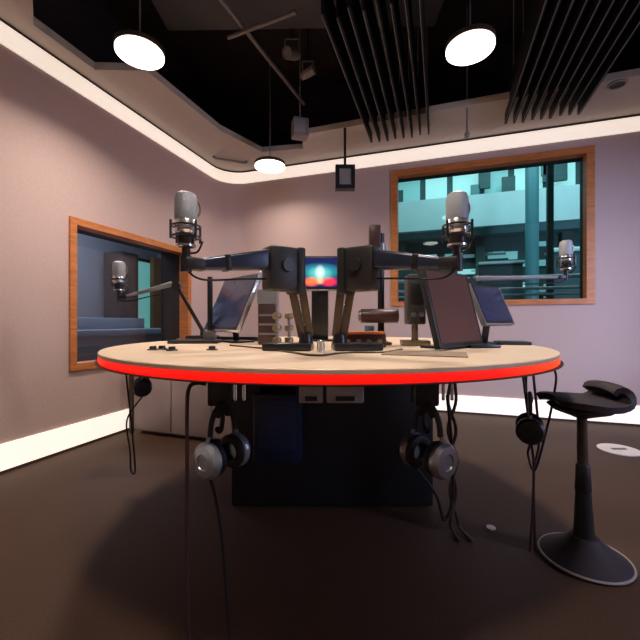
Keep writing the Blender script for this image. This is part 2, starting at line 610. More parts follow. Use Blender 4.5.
p = yb_at(532, 200, 8.2)
c = MB().lathe([(0.12, -0.3), (0.12, 4.45), (0.10, 4.5), (0.0, 4.5)], Matrix.Translation((p.x, 8.2, 0)))
tag(c.build('column', COLT, origin=(p.x, 8.2, -0.3)), 'round teal column standing in the atrium beyond the large window', 'column')
p = yb_at(550, 200, 6.2)
c = MB().box((p.x, 6.2, 1.85), (0.08, 0.1, 4.3), bev=0.01)
tag(c.build('steel_post', TEALD, origin=(p.x, 6.2, -0.3)), 'slim dark upright post beyond the large window, right of the teal column', 'post')
# railing just outside
rl = thing('railing', 'pale grey horizontal railing outside the large window', 'railing', (1.2, 5.4, -0.3))
for zz, rr in ((1.585, 0.026), (1.44, 0.020), (1.36, 0.014)):
    MB().cyl((-1.4, 5.4, zz), (3.4, 5.4, zz), rr, n=12).build('rail', RAILG, rl)
for x in (-1.3, 0.3, 1.9, 3.3):
    MB().box((x, 5.4, 0.65), (0.05, 0.05, 1.9)).build('post', NAVYW, rl)
led = MB().box((1.0, 4.98, 0.47), (5.0, 0.45, 1.52), bev=0.01)
tag(led.build('low_cabinet', NAVYW, origin=(1.0, 4.98, -0.3)), 'dark navy low cabinet right outside the large window', 'cabinet')
# desks on the atrium floor
for i, (px, py, Y, w_) in enumerate(((420, 258, 9.4, 0.8), (500, 264, 8.8, 0.9), (563, 252, 9.2, 0.6))):
    p = yb_at(px, py, Y)
    lab = ('pale desk unit below the white band, at the large window near its left edge', 'long pale desk unit behind the grey railing, left of the teal column', 'small pale desk unit in the shade, right of the teal column')[i]
    d = thing('desk', lab, 'desk', (p.x, Y, -0.3))
    MB().box((p.x, Y, p.z), (w_, 0.45, 0.06), bev=0.01).build('desk_top', PARA, d)
    MB().box((p.x, Y + 0.02, (p.z - 0.05 - 0.3) / 2), (w_ * 0.9, 0.42, p.z - 0.05 + 0.3)).build('desk_body', TEALD, d)

# ------------------------------------------------------------------ control room beyond the left window
MB().box((-4.5, 3.9, -0.05), (2.7, 4.8, 0.1)).build('floor_control', CTRLF, kind='structure')
mb = MB()
mb.box((-5.75, 3.9, 1.5), (0.1, 5.0, 3.0))
mb.box((-4.4, 6.35, 1.5), (2.6, 0.1, 3.0))
mb.box((-4.4, 1.45, 1.5), (2.6, 0.1, 3.0))
mb.build('wall_control', CTRL, kind='structure')
MB().box((-4.45, 3.9, 3.05), (2.6, 5.0, 0.1)).build('ceiling_control', CTRL, kind='structure')


def xl_at(px, py, X):
    k = (px - 320) / F
    return at(px, py, X / (CS * k - SN))


X0 = -5.66
a, b = xl_at(136, 280, X0), xl_at(150, 280, X0)
dr = thing('glass_door', 'narrow teal-lit glass door seen through the left window', 'door', (X0, (a.y + b.y) / 2, 0))
MB().box((X0, (a.y + b.y) / 2, 1.1), (0.05, b.y - a.y, 2.2)).build('door_glass', DOORG, dr)
mb = MB()
mb.box((X0 + 0.01, a.y - 0.04, 1.13), (0.08, 0.08, 2.26))
mb.box((X0 + 0.01, b.y + 0.02, 1.13), (0.08, 0.04, 2.26))
mb.box((X0 + 0.01, (a.y + b.y) / 2, 2.23), (0.08, b.y - a.y, 0.06))
mb.build('door_frame', BLACK, dr)
a, b = xl_at(152, 280, -5.5), xl_at(160, 280, -5.5)
tag(MB().box((-5.5, (a.y + b.y) / 2, 1.15), (0.1, b.y - a.y, 2.3)).build('wooden_post', POST, origin=(-5.5, a.y, 0)), 'brown wooden post right of the teal glass door beyond the left window', 'post')
a, b = xl_at(117, 280, -5.2), xl_at(134, 280, -5.2)
tag(MB().box((-5.3, (a.y + b.y) / 2, 1.1), (0.4, b.y - a.y, 2.2), bev=0.01).build('equipment_rack', BLACK, origin=(-5.3, (a.y + b.y) / 2, 0)), 'tall black equipment rack left of the teal glass door beyond the left window', 'rack')
ds = thing('mixing_desk', 'blue-grey mixing desk in the room behind the left window', 'desk', (-4.45, 3.9, 0))
MB().box((-4.45, 3.9, 0.86), (0.8, 1.9, 0.08), bev=0.01).build('desk_top', DESKB, ds)
MB().box((-4.5, 3.9, 0.41), (0.6, 1.8, 0.82)).build('desk_body', MGREY, ds)
MB().box((-4.6, 3.9, 0.98), (0.3, 1.5, 0.16), bev=0.01).build('meter_bridge', DESKB, ds)

# ------------------------------------------------------------------ ceiling things
def pendant(px, py, d, label, dia=0.305, power=1.0):
    c = at(px, py, d)
    root = thing('pendant_lamp', label, 'lamp', c, group='round pendant lamps')
    r = dia / 2
    T = Matrix.Translation(c)
    MB().lathe([(0, 0.0), (r * 0.80, 0.0), (r * 0.97, 0.008), (r * 0.97, 0.03), (0, 0.03)], T, 40).build('diffuser', LAMP, root)
    MB().lathe([(r * 0.97, 0.022), (r, 0.024), (r, 0.055), (r * 0.7, 0.075), (0.03, 0.085), (0.018, 0.12), (0, 0.12)], T, 40).build('lamp_shade', BROWNM, root)
    MB().cyl(c + Vector((0, 0, 0.12)), (c.x, c.y, ZV), 0.006, n=8).build('cord', TRACK, root)
    l = bpy.data.lights.new('pendant_light', 'AREA')
    l.shape = 'DISK'
    l.size = dia * 0.9
    l.energy = LAMP_W * power
    l.color = (1.0, 0.86, 0.74)
    l.spread = R(150)
    lo = bpy.data.objects.new('pendant_light', l)
    COL.objects.link(lo)
    lo.parent = root
    lo.location = (0, 0, -0.003)
    return root


LAMP_W = 25.0
pendant(140, 56, 2.41, 'round glowing pendant lamp hanging over the left wall\'s lit cove')
pendant(470, 51, 2.36, 'round glowing pendant lamp hanging between the two banks of black baffles')
pendant(270, 168, 4.05, 'round glowing pendant lamp near the rounded corner, smallest of the three', power=0.4, dia=0.34)

pendant(320, -700, 0.62, 'added unseen pendant lamp above the front of the table', power=0.75)  # lamp added out of view to brighten the tabletop
pendant(-900, -300, 1.03, 'added unseen pendant lamp near the left wall beside the camera', power=1.7)  # lamp added out of view, lifts the left wall and tabletop

ORD = ['first', 'second', 'third', 'fourth', 'fifth', 'sixth', 'seventh', 'eighth', 'ninth']


def fin(x, y0, y1, z0, z1, label, group):
    root = thing('ceiling_baffle', label, 'baffle', (x, y1, z0), group=group)
    MB().box((x, (y0 + y1) / 2, (z0 + z1) / 2), (0.018, y1 - y0, z1 - z0), bev=0.003).build('blade', FIN, root)
    MB().box((x - 0.006, (y0 + y1) / 2, z0 - 0.002), (0.004, y1 - y0 - 0.01, 0.004)).build('lit_edge', TRACK, root)  # pale strip painted in for light caught by the lower edge
    MB().box((x, y1 + 0.009, z0 + 0.035), (0.018, 0.018, 0.05), bev=0.003).build('end_clip', FINEND, root)
    MB().cyl((x, y1 - 0.4, z1), (x, y1 - 0.4, ZV), 0.005, n=6).build('hanger', TRACK, root)
    MB().cyl((x, y0 + 0.4, z1), (x, y0 + 0.4, ZV), 0.005, n=6).build('hanger', TRACK, root)


for i in range(8):
    fin(-0.69 + i * 0.083, 2.15 + 0.05 * (i % 2), 3.86 + 0.012 * (i % 3), 2.90, 3.16,
        f'long black ceiling baffle, {ORD[i]} from the left in the bank above the small square speaker', 'black baffles left of the lamp')
for i in range(9):
    fin(0.60 + i * 0.076, 2.0 + 0.06 * ((i * 2) % 3), 3.90 + 0.014 * (i % 3), 2.90, 3.16,
        f'long black ceiling baffle, {ORD[i]} from the left in the bank above the large window', 'black baffles right of the lamp')

# conduits and fittings in the black void
p0, p1 = on(214, -9, 3.35), on(304, 104, 3.35)
tag(MB().tube([p0, p1], 0.017, 8).build('conduit', TRACK, origin=p0), 'long grey conduit running back through the black ceiling void', 'conduit')
p0, p1 = on(228, 38, 3.31), on(296, 12, 3.31)
tag(MB().tube([p0, p1], 0.015, 8).build('conduit', TRACK, origin=p0), 'short grey conduit crossing over the long one in the ceiling void', 'conduit')
p0, p1 = on(160, 3, 3.6), on(440, -2, 3.6)
tag(MB().beam(p0, p1, 0.3, 0.22).build('duct', mat('duct_grey', (0.06, 0.06, 0.062), 0.6, noise=0.1, scale=5), origin=p0), 'wide dark grey duct crossing the top of the ceiling void', 'duct')


def spot(px, py, d, yaw, tilt, label, sc=1.0):
    c = at(px, py, d)
    M = Matrix.Translation(c) @ Matrix.Rotation(YAW + yaw, 4, 'Z') @ Matrix.Rotation(tilt, 4, 'X')
    root = thing('spotlight', label, 'spotlight', c)
    MB().lathe([(0, -0.09 * sc), (0.035 * sc, -0.09 * sc), (0.045 * sc, -0.05 * sc), (0.05 * sc, 0.08 * sc), (0.043 * sc, 0.08 * sc), (0.04 * sc, 0.06 * sc), (0, 0.06 * sc)], M, 20).build('lamp_body', TRACK, root)
    br = MB()
    for s in (-1, 1):
        a = c + W(s * 0.06 * sc, 0, 0)
        br.tube([a, a + Vector((0, 0, 0.13 * sc))], 0.006, 6)
    br.tube([c + W(-0.06 * sc, 0, 0.13 * sc), c + W(0.06 * sc, 0, 0.13 * sc)], 0.006, 6)
    br.build('yoke', TRACK, root)
    MB().cyl(c + Vector((0, 0, 0.13 * sc)), (c.x, c.y, ZV), 0.01, n=8).build('stem', BLACKM, root)


spot(292, 54, 3.2, R(-35), R(115), 'grey spotlight in the ceiling void, right of the long conduit')
spot(308, 73, 3.3, R(60), R(80), 'smaller grey spotlight in the ceiling void, just behind and below the other', 0.8)

c = at(300, 129, 3.55)
root = thing('hanging_box', 'small pale grey box hanging from the void beside the smallest lamp', 'box', c)
MB().box(c, (0.15, 0.12, 0.18), YAW + 0.3, bev=0.012).build('box_body', TRACK, root)
MB().box(c + W(0, -0.068, 0), (0.11, 0.012, 0.13), YAW + 0.3, bev=0.004).build('face_plate', FINEND, root)
MB().cyl(c + Vector((0, 0, 0.09)), (c.x, c.y, ZV), 0.008, n=8).build('stem', TRACK, root)
# pole with a small fitting hanging right of centre
c = at(467, 134, 3.42)
root = thing('hanging_sensor', 'thin rod with a small fitting hanging behind the middle pendant lamp', 'sensor', c)
MB().cyl(c, (c.x, c.y, ZV), 0.008, n=8).build('rod', TRACK, root)
MB().lathe([(0, -0.04), (0.022, -0.03), (0.026, 0), (0.012, 0.02), (0, 0.02)], Matrix.Translation(c), 16).build('sensor_head', FINEND, root)

# small square speaker hanging below the back margin
c = at(345, 178, 3.78)
root = thing('hanging_speaker', 'small square black speaker with grey face hanging before the back cove', 'speaker', c)
Mx = Matrix.Translation(c) @ Matrix.Rotation(YAW, 4, 'Z')
fr = MB()
w_, h_ = 0.20, 0.245
for cx, cz, sx, sz in ((-w_ / 2 + 0.02, 0, 0.04, h_), (w_ / 2 - 0.02, 0, 0.04, h_), (0, h_ / 2 - 0.02, w_ - 0.08, 0.04), (0, -h_ / 2 + 0.02, w_ - 0.08, 0.04)):
    fr.box(Mx @ Vector((cx, 0, cz)), (sx, 0.09, sz), YAW)
fr.build('speaker_frame', BLACK, root)
MB().box(Mx @ Vector((0, 0.0, 0)), (w_ - 0.08, 0.07, h_ - 0.08), YAW).build('speaker_face', FINEND, root)
MB().cyl(c + Vector((0, 0, h_ / 2)), (c.x, c.y, ZS), 0.014, n=10).build('stem', BLACK, root)

c = on(617, 84, ZS)
root = thing('downlight', 'small dark recessed downlight with pale ring in the ceiling margin', 'downlight', (c.x, c.y, ZS - 0.012))
MB().torus((c.x, c.y, ZS - 0.007), 0.062, 0.008).build('ring', FINEND, root)
MB().cyl((c.x, c.y, ZS - 0.006), (c.x, c.y, ZS), 0.058, n=24).build('lens', BLACK, root)
c0, c1 = on(214, 158, ZS - 0.02), on(246, 163, ZS - 0.02)
root = thing('ceiling_bracket', 'thin grey rod bracket under the ceiling margin at the rounded corner', 'bracket', c0)
MB().tube([c0, c1], 0.012, 8).build('rod', TRACK, root)
for q in (c0, c1):
    MB().cyl(q, (q.x, q.y, ZS), 0.02, n=10).build('mount', MGREY, root)

# ------------------------------------------------------------------ the round table
TR, TD, TLAT, TT = 1.10, 2.058, 0.036, 0.877
tc_ = W(TLAT, TD, 0)
tab = thing('round_table', 'large round wooden studio table with a glowing red edge', 'table', tc_, YAW)
T = Matrix.Translation(tc_)
MB().lathe([(0, TT - 0.040), (TR - 0.03, TT - 0.040), (TR - 0.03, TT - 0.017), (TR - 0.004, TT - 0.0165), (TR, TT - 0.014), (TR, TT - 0.003), (TR - 0.003, TT), (0, TT)], T, 160).build('tabletop', TABLE, tab)
MB().lathe([(TR - 0.029, TT - 0.041), (TR - 0.002, TT - 0.041), (TR, TT - 0.038), (TR, TT - 0.0175), (TR - 0.029, TT - 0.0175)], T, 160).build('light_edge', LED, tab)
MB().lathe([(TR - 0.03, TT - 0.0445), (TR + 0.011, TT - 0.0445), (TR + 0.011, TT - 0.0412), (TR - 0.03, TT - 0.0412)], T, 160).build('added_lip', PED, tab)  # lip added below the red band to keep its spill off the floor
pd = MB()
pc = W(0.067, 2.16, 0)
pd.box((pc.x, pc.y, 0.42), (1.09, 0.38, 0.83), YAW, bev=0.012)
pd.build('pedestal', PED, tab)
sb = MB().box((tc_.x, tc_.y, TT - 0.075), (1.25, 0.9, 0.06), YAW, bev=0.01)
sb.build('support_frame', PED, tab)
for px0, px1 in ((300, 323), (326, 362)):
    c = at((px0 + px1) / 2, 391, 1.03)
    wd = (px1 - px0) / F * 1.03
    o = MB().box((c.x, c.y, TT - 0.04 - 0.028), (wd, 0.09, 0.056), YAW, bev=0.004).build('connector_box', BOXG, tab)
    cc = c + W(0, -0.046, 0)
    MB().box((cc.x, cc.y, TT - 0.083), (wd * 0.5, 0.006, 0.012), YAW).build('socket', BLACK, o)


def hook(lat, d):
    c = W(lat, d, TT - 0.04)
    o = MB()
    o.box(c + Vector((0, 0, -0.045)), (0.075, 0.06, 0.09), YAW, bev=0.008)
    o.tube([c + W(0, 0, -0.09), c + W(0, 0.005, -0.14), c + W(0.0, -0.02, -0.165), c + W(0, -0.05, -0.15)], 0.008, 8, smooth=5)
    h = o.build('headphone_hook', BLACK, tab)
    for s in (-1, 1):
        q = c + W(0.06 + 0.013 * s, -0.03, 0)
        MB().cyl(q, q + Vector((0, 0, -0.07)), 0.005, n=10).build('bolt', SILVER, h)


HL, HRt = (-0.300, 1.12), (0.320, 1.12)
hook(*HL)
hook(*HRt)
HFL, HFR = (-1.005, 2.12), (0.90, 1.60)
for lat, d in (HFL, HFR):
    c = W(lat, d, TT - 0.04)
    o = MB()
    o.box(c + Vector((0, 0, -0.02)), (0.05, 0.05, 0.04), YAW, bev=0.006)
    lg = 0.09 if lat > 0 else 0.02
    o.tube([c + W(0, 0, -0.04), c + W(0, 0.0, -0.065 - lg), c + W(0, -0.02, -0.085 - lg), c + W(0, -0.045, -0.07 - lg)], 0.007, 8, smooth=5)
    o.build('headphone_hook', BLACK, tab)

# computer hung in front of the pedestal
c = at(279, 424, 1.86)
pcx = thing('computer_tower', 'dark navy computer hung under the table in front of its black pedestal', 'computer', c)
MB().box(c, (0.235, 0.16, 0.34), YAW, bev=0.012).build('case', BLUEPC, pcx)
MB().box(c + W(0, -0.082, 0.02), (0.18, 0.008, 0.24), YAW, bev=0.003).build('front_panel', mat('navy_front', (0.014, 0.03, 0.075), 0.45, noise=0.2, scale=8), pcx)
br = MB()
for s in (-1, 1):
    br.box((*(c + W(s * 0.1, 0, 0)).xy, (c.z + 0.17 + TT - 0.105) / 2), (0.025, 0.14, TT - 0.105 - c.z - 0.17), YAW)
br.build('bracket', PED, pcx)


# ------------------------------------------------------------------ headphones
def headphones(lat, d, zt, yaw, label, cup_m, cable, rc=0.047, spread=0.075, tilt=0.0):
    """hang by the headband from a hook; zt = height of the headband's top; cups below"""
    base = W(lat, d, zt)
    M = Matrix.Translation(base) @ Matrix.Rotation(YAW + yaw, 4, 'Z') @ Matrix.Rotation(tilt, 4, 'Y')
    root = thing('headphones', label, 'headphones', base)
    hb = []
    for i in range(15):
        a = PI * i / 14
        hb.append(M @ Vector((math.cos(a) * spread, 0, -0.085 + 0.085 * math.sin(a))))
    MB().tube(hb, 0.0085, 8).build('headband', BLACK, root)
    pad = [M @ Vector((math.cos(a) * (spread - 0.012), 0, -0.085 + (0.085 - 0.012) * math.sin(a))) for a in [PI * (0.25 + 0.5 * i / 8) for i in range(9)]]
    MB().tube(pad, 0.012, 8).build('headband_pad', RUBBER, root)
    for s in (-1, 1):
        cz = -0.085 - 0.065
        yk = MB()
        yk.tube([M @ Vector((s * spread, 0, -0.08)), M @ Vector((s * (spread + 0.012), 0, -0.10)), M @ Vector((s * (spread + 0.012), 0.0, -0.115))], 0.006, 8)
        yk.torus(M @ Vector((s * (spread + 0.008), 0, cz)), rc * 0.92, 0.004, axis=M.to_3x3() @ Vector((1, 0, 0)), n=24, m=6)
        yk.build('yoke', GREY, root)
        Mc = M @ Matrix.Translation((s * spread, 0, cz)) @ Matrix.Rotation(s * PI / 2, 4, 'Y')
        cup = MB().lathe([(0, -0.004), (rc * 0.9, -0.004), (rc, 0.004), (rc, 0.014), (rc * 0.82, 0.026), (rc * 0.45, 0.028), (rc * 0.42, 0.024), (0, 0.024)], Mc, 32).build('ear_cup', cup_m, root)
        MB().torus(Mc @ Vector((0, 0, -0.012)), rc * 0.72, 0.014, axis=Mc.to_3x3() @ Vector((0, 0, 1)), n=28, m=8).build('ear_pad', RUBBER, cup)
    st = M @ Vector((-spread, 0, -0.085 - 0.065 - rc))
    pts = [st] + [W(*q) for q in cable]
    MB().tube(pts, 0.0048, 6, smooth=8).build('cable', RUBBER, root)
    return root


def pw(px, py, d):
    return ((px - 320) / F * d, d, 1 + (HZ - py) / F * d)


headphones(HL[0] + 0.01, HL[1] - 0.03, 0.755, R(58), 'headphones with pale blue-grey cups hanging from the left front of the table', CUPG,
           [pw(216, 500, 1.1), pw(222, 540, 1.1), pw(227, 600, 1.12), pw(230, 648, 1.12)], rc=0.052, spread=0.048)
headphones(HRt[0], HRt[1] - 0.03, 0.755, R(-58), 'headphones with dull grey cups hanging right of the pedestal, by the cable bundle', GREY,
           [pw(436, 495, 1.1), pw(444, 520, 1.12), pw(452, 500, 1.14), pw(452, 450, 1.15), pw(447, 395, 1.15)], rc=0.052, spread=0.048)
headphones(HFL[0] - 0.01, HFL[1] - 0.03, 0.782, R(116), 'dark navy headphones hanging under the table\'s left end', NAVY,
           [pw(127, 420, 2.1), pw(130, 450, 2.1), pw(131, 470, 2.1), pw(135, 472, 2.1), pw(134, 452, 2.1), pw(130, 410, 2.1), pw(126, 374, 2.1)], rc=0.05, spread=0.045)
headphones(HFR[0] + 0.0, HFR[1] - 0.03, 0.695, R(62), 'black headphones hanging under the table\'s right end near the stool', BLACK,
           [pw(528, 455, 1.58), pw(535, 470, 1.58), pw(546, 432, 1.58), pw(553, 400, 1.60), pw(556, 375, 1.62), pw(548, 366, 1.62), pw(528, 368, 1.62)], rc=0.055, spread=0.045)


def cord(name, pts, r, label, m=RUBBER, cat='cable'):
    P = [Vector(p) if len(p) == 3 and isinstance(p, Vector) else W(*p) for p in pts]
    return tag(MB().tube(P, r, 8, smooth=8).build(name, m, origin=P[-1]), label, cat)


cord('cable', [pw(206, 384, 1.06), pw(197, 383, 1.05), pw(189, 388, 1.05), pw(187, 410, 1.05), pw(187, 470, 1.05), pw(187, 560, 1.05), pw(189, 640, 1.05), pw(197, 664, 1.06), (-0.33, 1.14, 0.006)],
     0.0058, 'dark cable looping from the left front hook down to the floor', MAROON)
for i, (dx, lab) in enumerate(((0, 'brown cable hanging down to the floor right of the pedestal, outer of the twisted pair'), (6, 'brown cable hanging down to the floor right of the pedestal, inner of the twisted pair'))):
    s = 1 if i == 0 else -1
    cord('cable', [pw(452 + dx * 0.4, 366, 1.74), pw(452 + 4 * s, 400, 1.74 + 0.012 * s), pw(452 - 4 * s, 430, 1.74 - 0.012 * s), pw(453 + 4 * s, 460, 1.74 + 0.012 * s), pw(453 - 3 * s, 490, 1.74 - 0.012 * s), pw(454 + 3 * s, 518, 1.74 + 0.012 * s), (0.645 + 0.02 * s, 1.74, 0.02), (0.66 + 0.03 * s, 1.66, 0.006)],
         0.0075, lab, BROWNM if i == 0 else MAROON)
for i, (dx, lab) in enumerate(((0, 'thin dark cable hanging to the floor beside the black headphones, left of the pair'), (8, 'thin dark cable hanging to the floor beside the black headphones, right of the pair'))):
    cord('cable', [pw(523 + dx * 1.3, 375, 1.60), pw(531 + dx, 440, 1.60), pw(534, 470, 1.60), pw(532 + dx * 0.3, 520, 1.60), pw(530 + dx * 0.7, 551, 1.60)],
         0.0055, lab, MAROON)

# ------------------------------------------------------------------ microphones on arms
def mic(c, yaw, label):
    """large-diaphragm microphone standing on its arm's tip"""
    root = thing('microphone', label, 'microphone', c)
    T = Matrix.Translation(c) @ Matrix.Rotation(YAW + yaw, 4, 'Z') @ Matrix.Diagonal((1.22, 1.22, 0.90, 1))
    MB().lathe([(0, 0), (0.012, 0), (0.012, 0.03), (0.022, 0.036), (0.024, 0.04), (0.024, 0.085), (0.021, 0.09), (0, 0.09)], T, 24).build('lower_body', BLACK, root)
    MB().lathe([(0.0245, 0.036), (0.028, 0.036), (0.028, 0.044), (0.0245, 0.044)], T, 24).build('collar', SILVER, root)
    MB().lathe([(0, 0.088), (0.024, 0.088), (0.031, 0.098), (0.031, 0.138), (0.029, 0.142), (0, 0.142)], T, 28).build('metal_body', SILVER, root)
    g = MB().lathe([(0, 0.141), (0.031, 0.141), (0.032, 0.15), (0.032, 0.222), (0.028, 0.242), (0.018, 0.250), (0, 0.252)], T, 28).build('grille', MESHG, root)
    gb = MB()
    for z in (0.146, 0.185):
        gb.torus(T @ Vector((0, 0, z)), 0.0325, 0.0022, n=28, m=6)
    gb.build('grille_band', SILVER, g)
    sm = MB()
    for z in (0.075, 0.118):
        sm.torus(T @ Vector((0, 0, z)), 0.048, 0.0035, n=32, m=6)
    for k in range(4):
        a = PI / 4 + k * PI / 2
        v = Vector((math.cos(a) * 0.048, math.sin(a) * 0.048, 0))
        sm.cyl(T @ (v + Vector((0, 0, 0.06))), T @ (v + Vector((0, 0, 0.13))), 0.0045, n=8)
        sm.cyl(T @ (v + Vector((0, 0, 0.075))), T @ Vector((v.x * 0.5, v.y * 0.5, 0.082)), 0.0022, n=6)
        sm.cyl(T @ (v + Vector((0, 0, 0.118))), T @ Vector((v.x * 0.5, v.y * 0.5, 0.110)), 0.0022, n=6)
    sm.tube([T @ Vector((0, 0.012, 0.015)), T @ Vector((0.03, 0.01, 0.02)), T @ Vector((0.047, 0.0, 0.06))], 0.004, 6, smooth=5)
    sm.build('shock_mount', BLACKM, root)
    pf = MB()
    pf.torus(T @ Vector((0.006, -0.0, 0.19)), 0.042, 0.0035, axis=T.to_3x3() @ Vector((0.35, -1, 0)), a0=-1.2, a1=1.5, n=20, m=6)
    pf.build('mount_hoop', BRONZE, root)
    return root


def arm(base, elbow, tip, label, big, base_rot=0.0, base_len=0.2, base_shift=0.0, lower_m=BROWNM, cable=True):
    """desk microphone arm: base, lower arm, elbow, upper arm, tip joint"""
    root = thing('microphone_stand', label, 'microphone stand', (base.x, base.y, TT))
    b0 = Vector((base.x, base.y, TT))
    s = 1.0 if big else 0.62
    bs = MB()
    bs.box(b0 + W(base_shift, 0, 0.016), (base_len, 0.12 * s, 0.032), YAW + base_rot, bev=0.007)
    bs.cyl(b0 + Vector((0, 0, 0.032)), b0 + Vector((0, 0, 0.07)), 0.032 * s, 0.026 * s)
    bs.build('base', BLACKM, root)
    lo0 = b0 + Vector((0, 0, 0.06))
    dirv = (elbow - lo0).normalized()
    side = dirv.cross(W(0, 1, 0)).normalized()
    la = MB()
    if big:
        for q in (-1, 1):
            la.beam(lo0 + side * q * 0.016, elbow + side * q * 0.024, 0.034, 0.016, 0.034, 0.016, bev=0.004)
        la.build('lower_arm', lower_m, root)
        sp = MB()
        n = 14
        sp.tube([lo0 + (elbow - lo0) * (0.15 + 0.6 * i / (n * 6)) + side * 0.006 * math.cos(2 * PI * i / 6) + W(0, 1, 0) * 0.006 * math.sin(2 * PI * i / 6) for i in range(n * 6)], 0.0018, 5)
        sp.build('spring', SILVER, root)
    else:
        la.beam(lo0, elbow, 0.026, 0.026, 0.022, 0.022, bev=0.005)
        la.build('lower_arm', lower_m, root)
    u = (tip - elbow); ul = u.length; u.normalize()
    el = MB()
    f_ = u.cross(Vector((0, 0, 1))).normalized()
    if big:
        el.box(elbow + u * 0.05 + Vector((0, 0, -0.012)), (0.15, 0.095, 0.18), math.atan2(u.y, u.x), bev=0.014)
        el.box(elbow - u * 0.012 + Vector((0, 0, -0.02)), (0.035, 0.12, 0.19), math.atan2(u.y, u.x), bev=0.01)
    else:
        el.cyl(elbow - f_ * 0.03, elbow + f_ * 0.03, 0.028)
    e = el.build('elbow', BLACK, root)
    if big:
        for q in (-1, 1):
            kn = MB()
            kn.cyl(elbow + f_ * q * 0.042 + u * 0.05, elbow + f_ * q * 0.062 + u * 0.05, 0.03, 0.027)
            kn.build('tension_knob', BLACK, e)
    h0 = 0.092 if big else 0.036
    tj = tip - u * (0.05 if big else 0.03)
    ub = MB().beam(elbow + u * 0.03 + Vector((0, 0, 0.034 * s)), tj, h0 * 0.75, h0, h0 * 0.52, h0 * 0.46, bev=0.012 * s)
    ua = ub.build('upper_arm', NAVY if big else MGREY, root)
    if big:
        q0, q1 = tip - u * 0.16, tip - u * 0.135
        MB().beam(q0 + Vector((0, 0, 0.008)), q1 + Vector((0, 0, 0.007)), h0 * 0.64, h0 * 0.66, bev=0.006).build('arm_band', BLACKM, ua)
    tp = MB()
    tp.box(tip - u * 0.03, (0.075 * s, 0.05 * s, 0.045 * s), math.atan2(u.y, u.x), bev=0.009 * s)
    tp.cyl(tip + Vector((0, 0, -0.028 * s)), tip + Vector((0, 0, 0.028 * s)), 0.02 * s)
    tp.build('tip_joint', BLACK, root)
    if cable:
        pts = [tip + Vector((0, 0, -0.02 * s)), tip - u * 0.06 + Vector((0, 0, -0.055 * s)), tip - u * (ul * 0.5) + Vector((0, 0, -0.052 * s)), elbow + u * 0.09 + Vector((0, 0, -0.05 * s))]
        MB().tube(pts, 0.004, 6, smooth=8).build('cable', RUBBER, root)
    return root


# two front arms
tipL, tipR = at(186, 264, 1.30), at(457, 263, 1.32)
arm(W(-0.062, 1.60, 0), at(293, 267, 1.54), tipL, 'heavy black microphone arm reaching left from the centre of the table', True, R(-6), 0.21, -0.075)
arm(W(0.085, 1.60, 0), at(349, 267, 1.54), tipR, 'heavy black microphone arm reaching right from the centre of the table', True, R(6), 0.21, 0.075)
mic(tipL + Vector((0, 0, 0.028)), R(8), 'large grey studio microphone above the left window\'s right edge, on the left heavy arm')
mic(tipR + Vector((0, 0, 0.028)), R(-8), 'large grey studio microphone in front of the large window, on the right heavy arm')
# two back arms
tipBL, tipBR = at(119, 298, 2.42), at(566, 277, 2.42)
arm(W(-0.80, 2.50, 0), at(177, 286, 2.46), tipBL, 'slim black microphone arm in front of the left window', False, R(15), 0.22, 0.0, BLACKM)
arm(W(0.93, 2.42, 0), at(470, 282, 2.44), tipBR, 'slim grey microphone arm low in front of the large window, at the back right', False, R(-15), 0.2, 0.0, BLACKM)
mic(tipBL + Vector((0, 0, 0.017)), R(20), 'small-looking silver microphone in front of the left window, on the slim black arm')
mic(tipBR + Vector((0, 0, 0.017)), R(-20), 'small-looking silver microphone at the large window\'s lower right corner, on the slim grey arm')


# ------------------------------------------------------------------ screens on the table
def monitor(c, w, h, yaw, tilt, label, scr, stand_w=0.035, bez=BLACK, edge=None, group=None, basew=0.2, roll=0.0):
    """c = centre of the panel; local -y is the face"""
    M = Matrix.Translation(c) @ Matrix.Rotation(YAW + yaw, 4, 'Z') @ Matrix.Rotation(tilt, 4, 'X')
    Rz = Matrix.Rotation(YAW + yaw, 4, 'Z')
    foot = M @ Vector((0, 0.05, -h * 0.1))
    root = thing('monitor', label, 'monitor', (foot.x, foot.y, TT), YAW + yaw, group)
    MB().box(M @ Vector((0, 0, 0)), (w, 0.024, h), M.to_3x3().to_4x4(), bev=0.005).build('casing', bez, root)
    so = MB().box((0, 0, 0), (w - 0.024, 0.004, h - 0.03))
    s = so.build('screen', scr, None)
    s.parent = root
    s.matrix_parent_inverse = Matrix()
    L = XF[root].inverted() @ M @ Matrix.Translation((0, -0.0125, 0.0))
    s.location = L.to_translation(); s.rotation_euler = L.to_euler()
    if edge:
        e = MB()
        for sx in (-1, 1):
            e.box(M @ Vector((sx * (w / 2 + 0.003), 0, 0)), (0.008, 0.027, h), M.to_3x3().to_4x4(), bev=0.002)
        e.box(M @ Vector((0, 0, -h / 2 - 0.003)), (w + 0.01, 0.027, 0.008), M.to_3x3().to_4x4(), bev=0.002)
        e.build('bezel_edge', edge, root)
    n = MB()
    top = M @ Vector((0, 0.02, -h * 0.1))
    n.beam(Vector((foot.x, foot.y, TT + 0.008)), top + Vector((0, 0, 0.02)), stand_w, 0.02, bev=0.004)
    n.build('stand', BLACKM, root)
    MB().box((foot.x, foot.y, TT + 0.006), (basew, 0.14, 0.012), YAW + yaw, bev=0.005).build('stand_base', BLACKM, root)
    return root


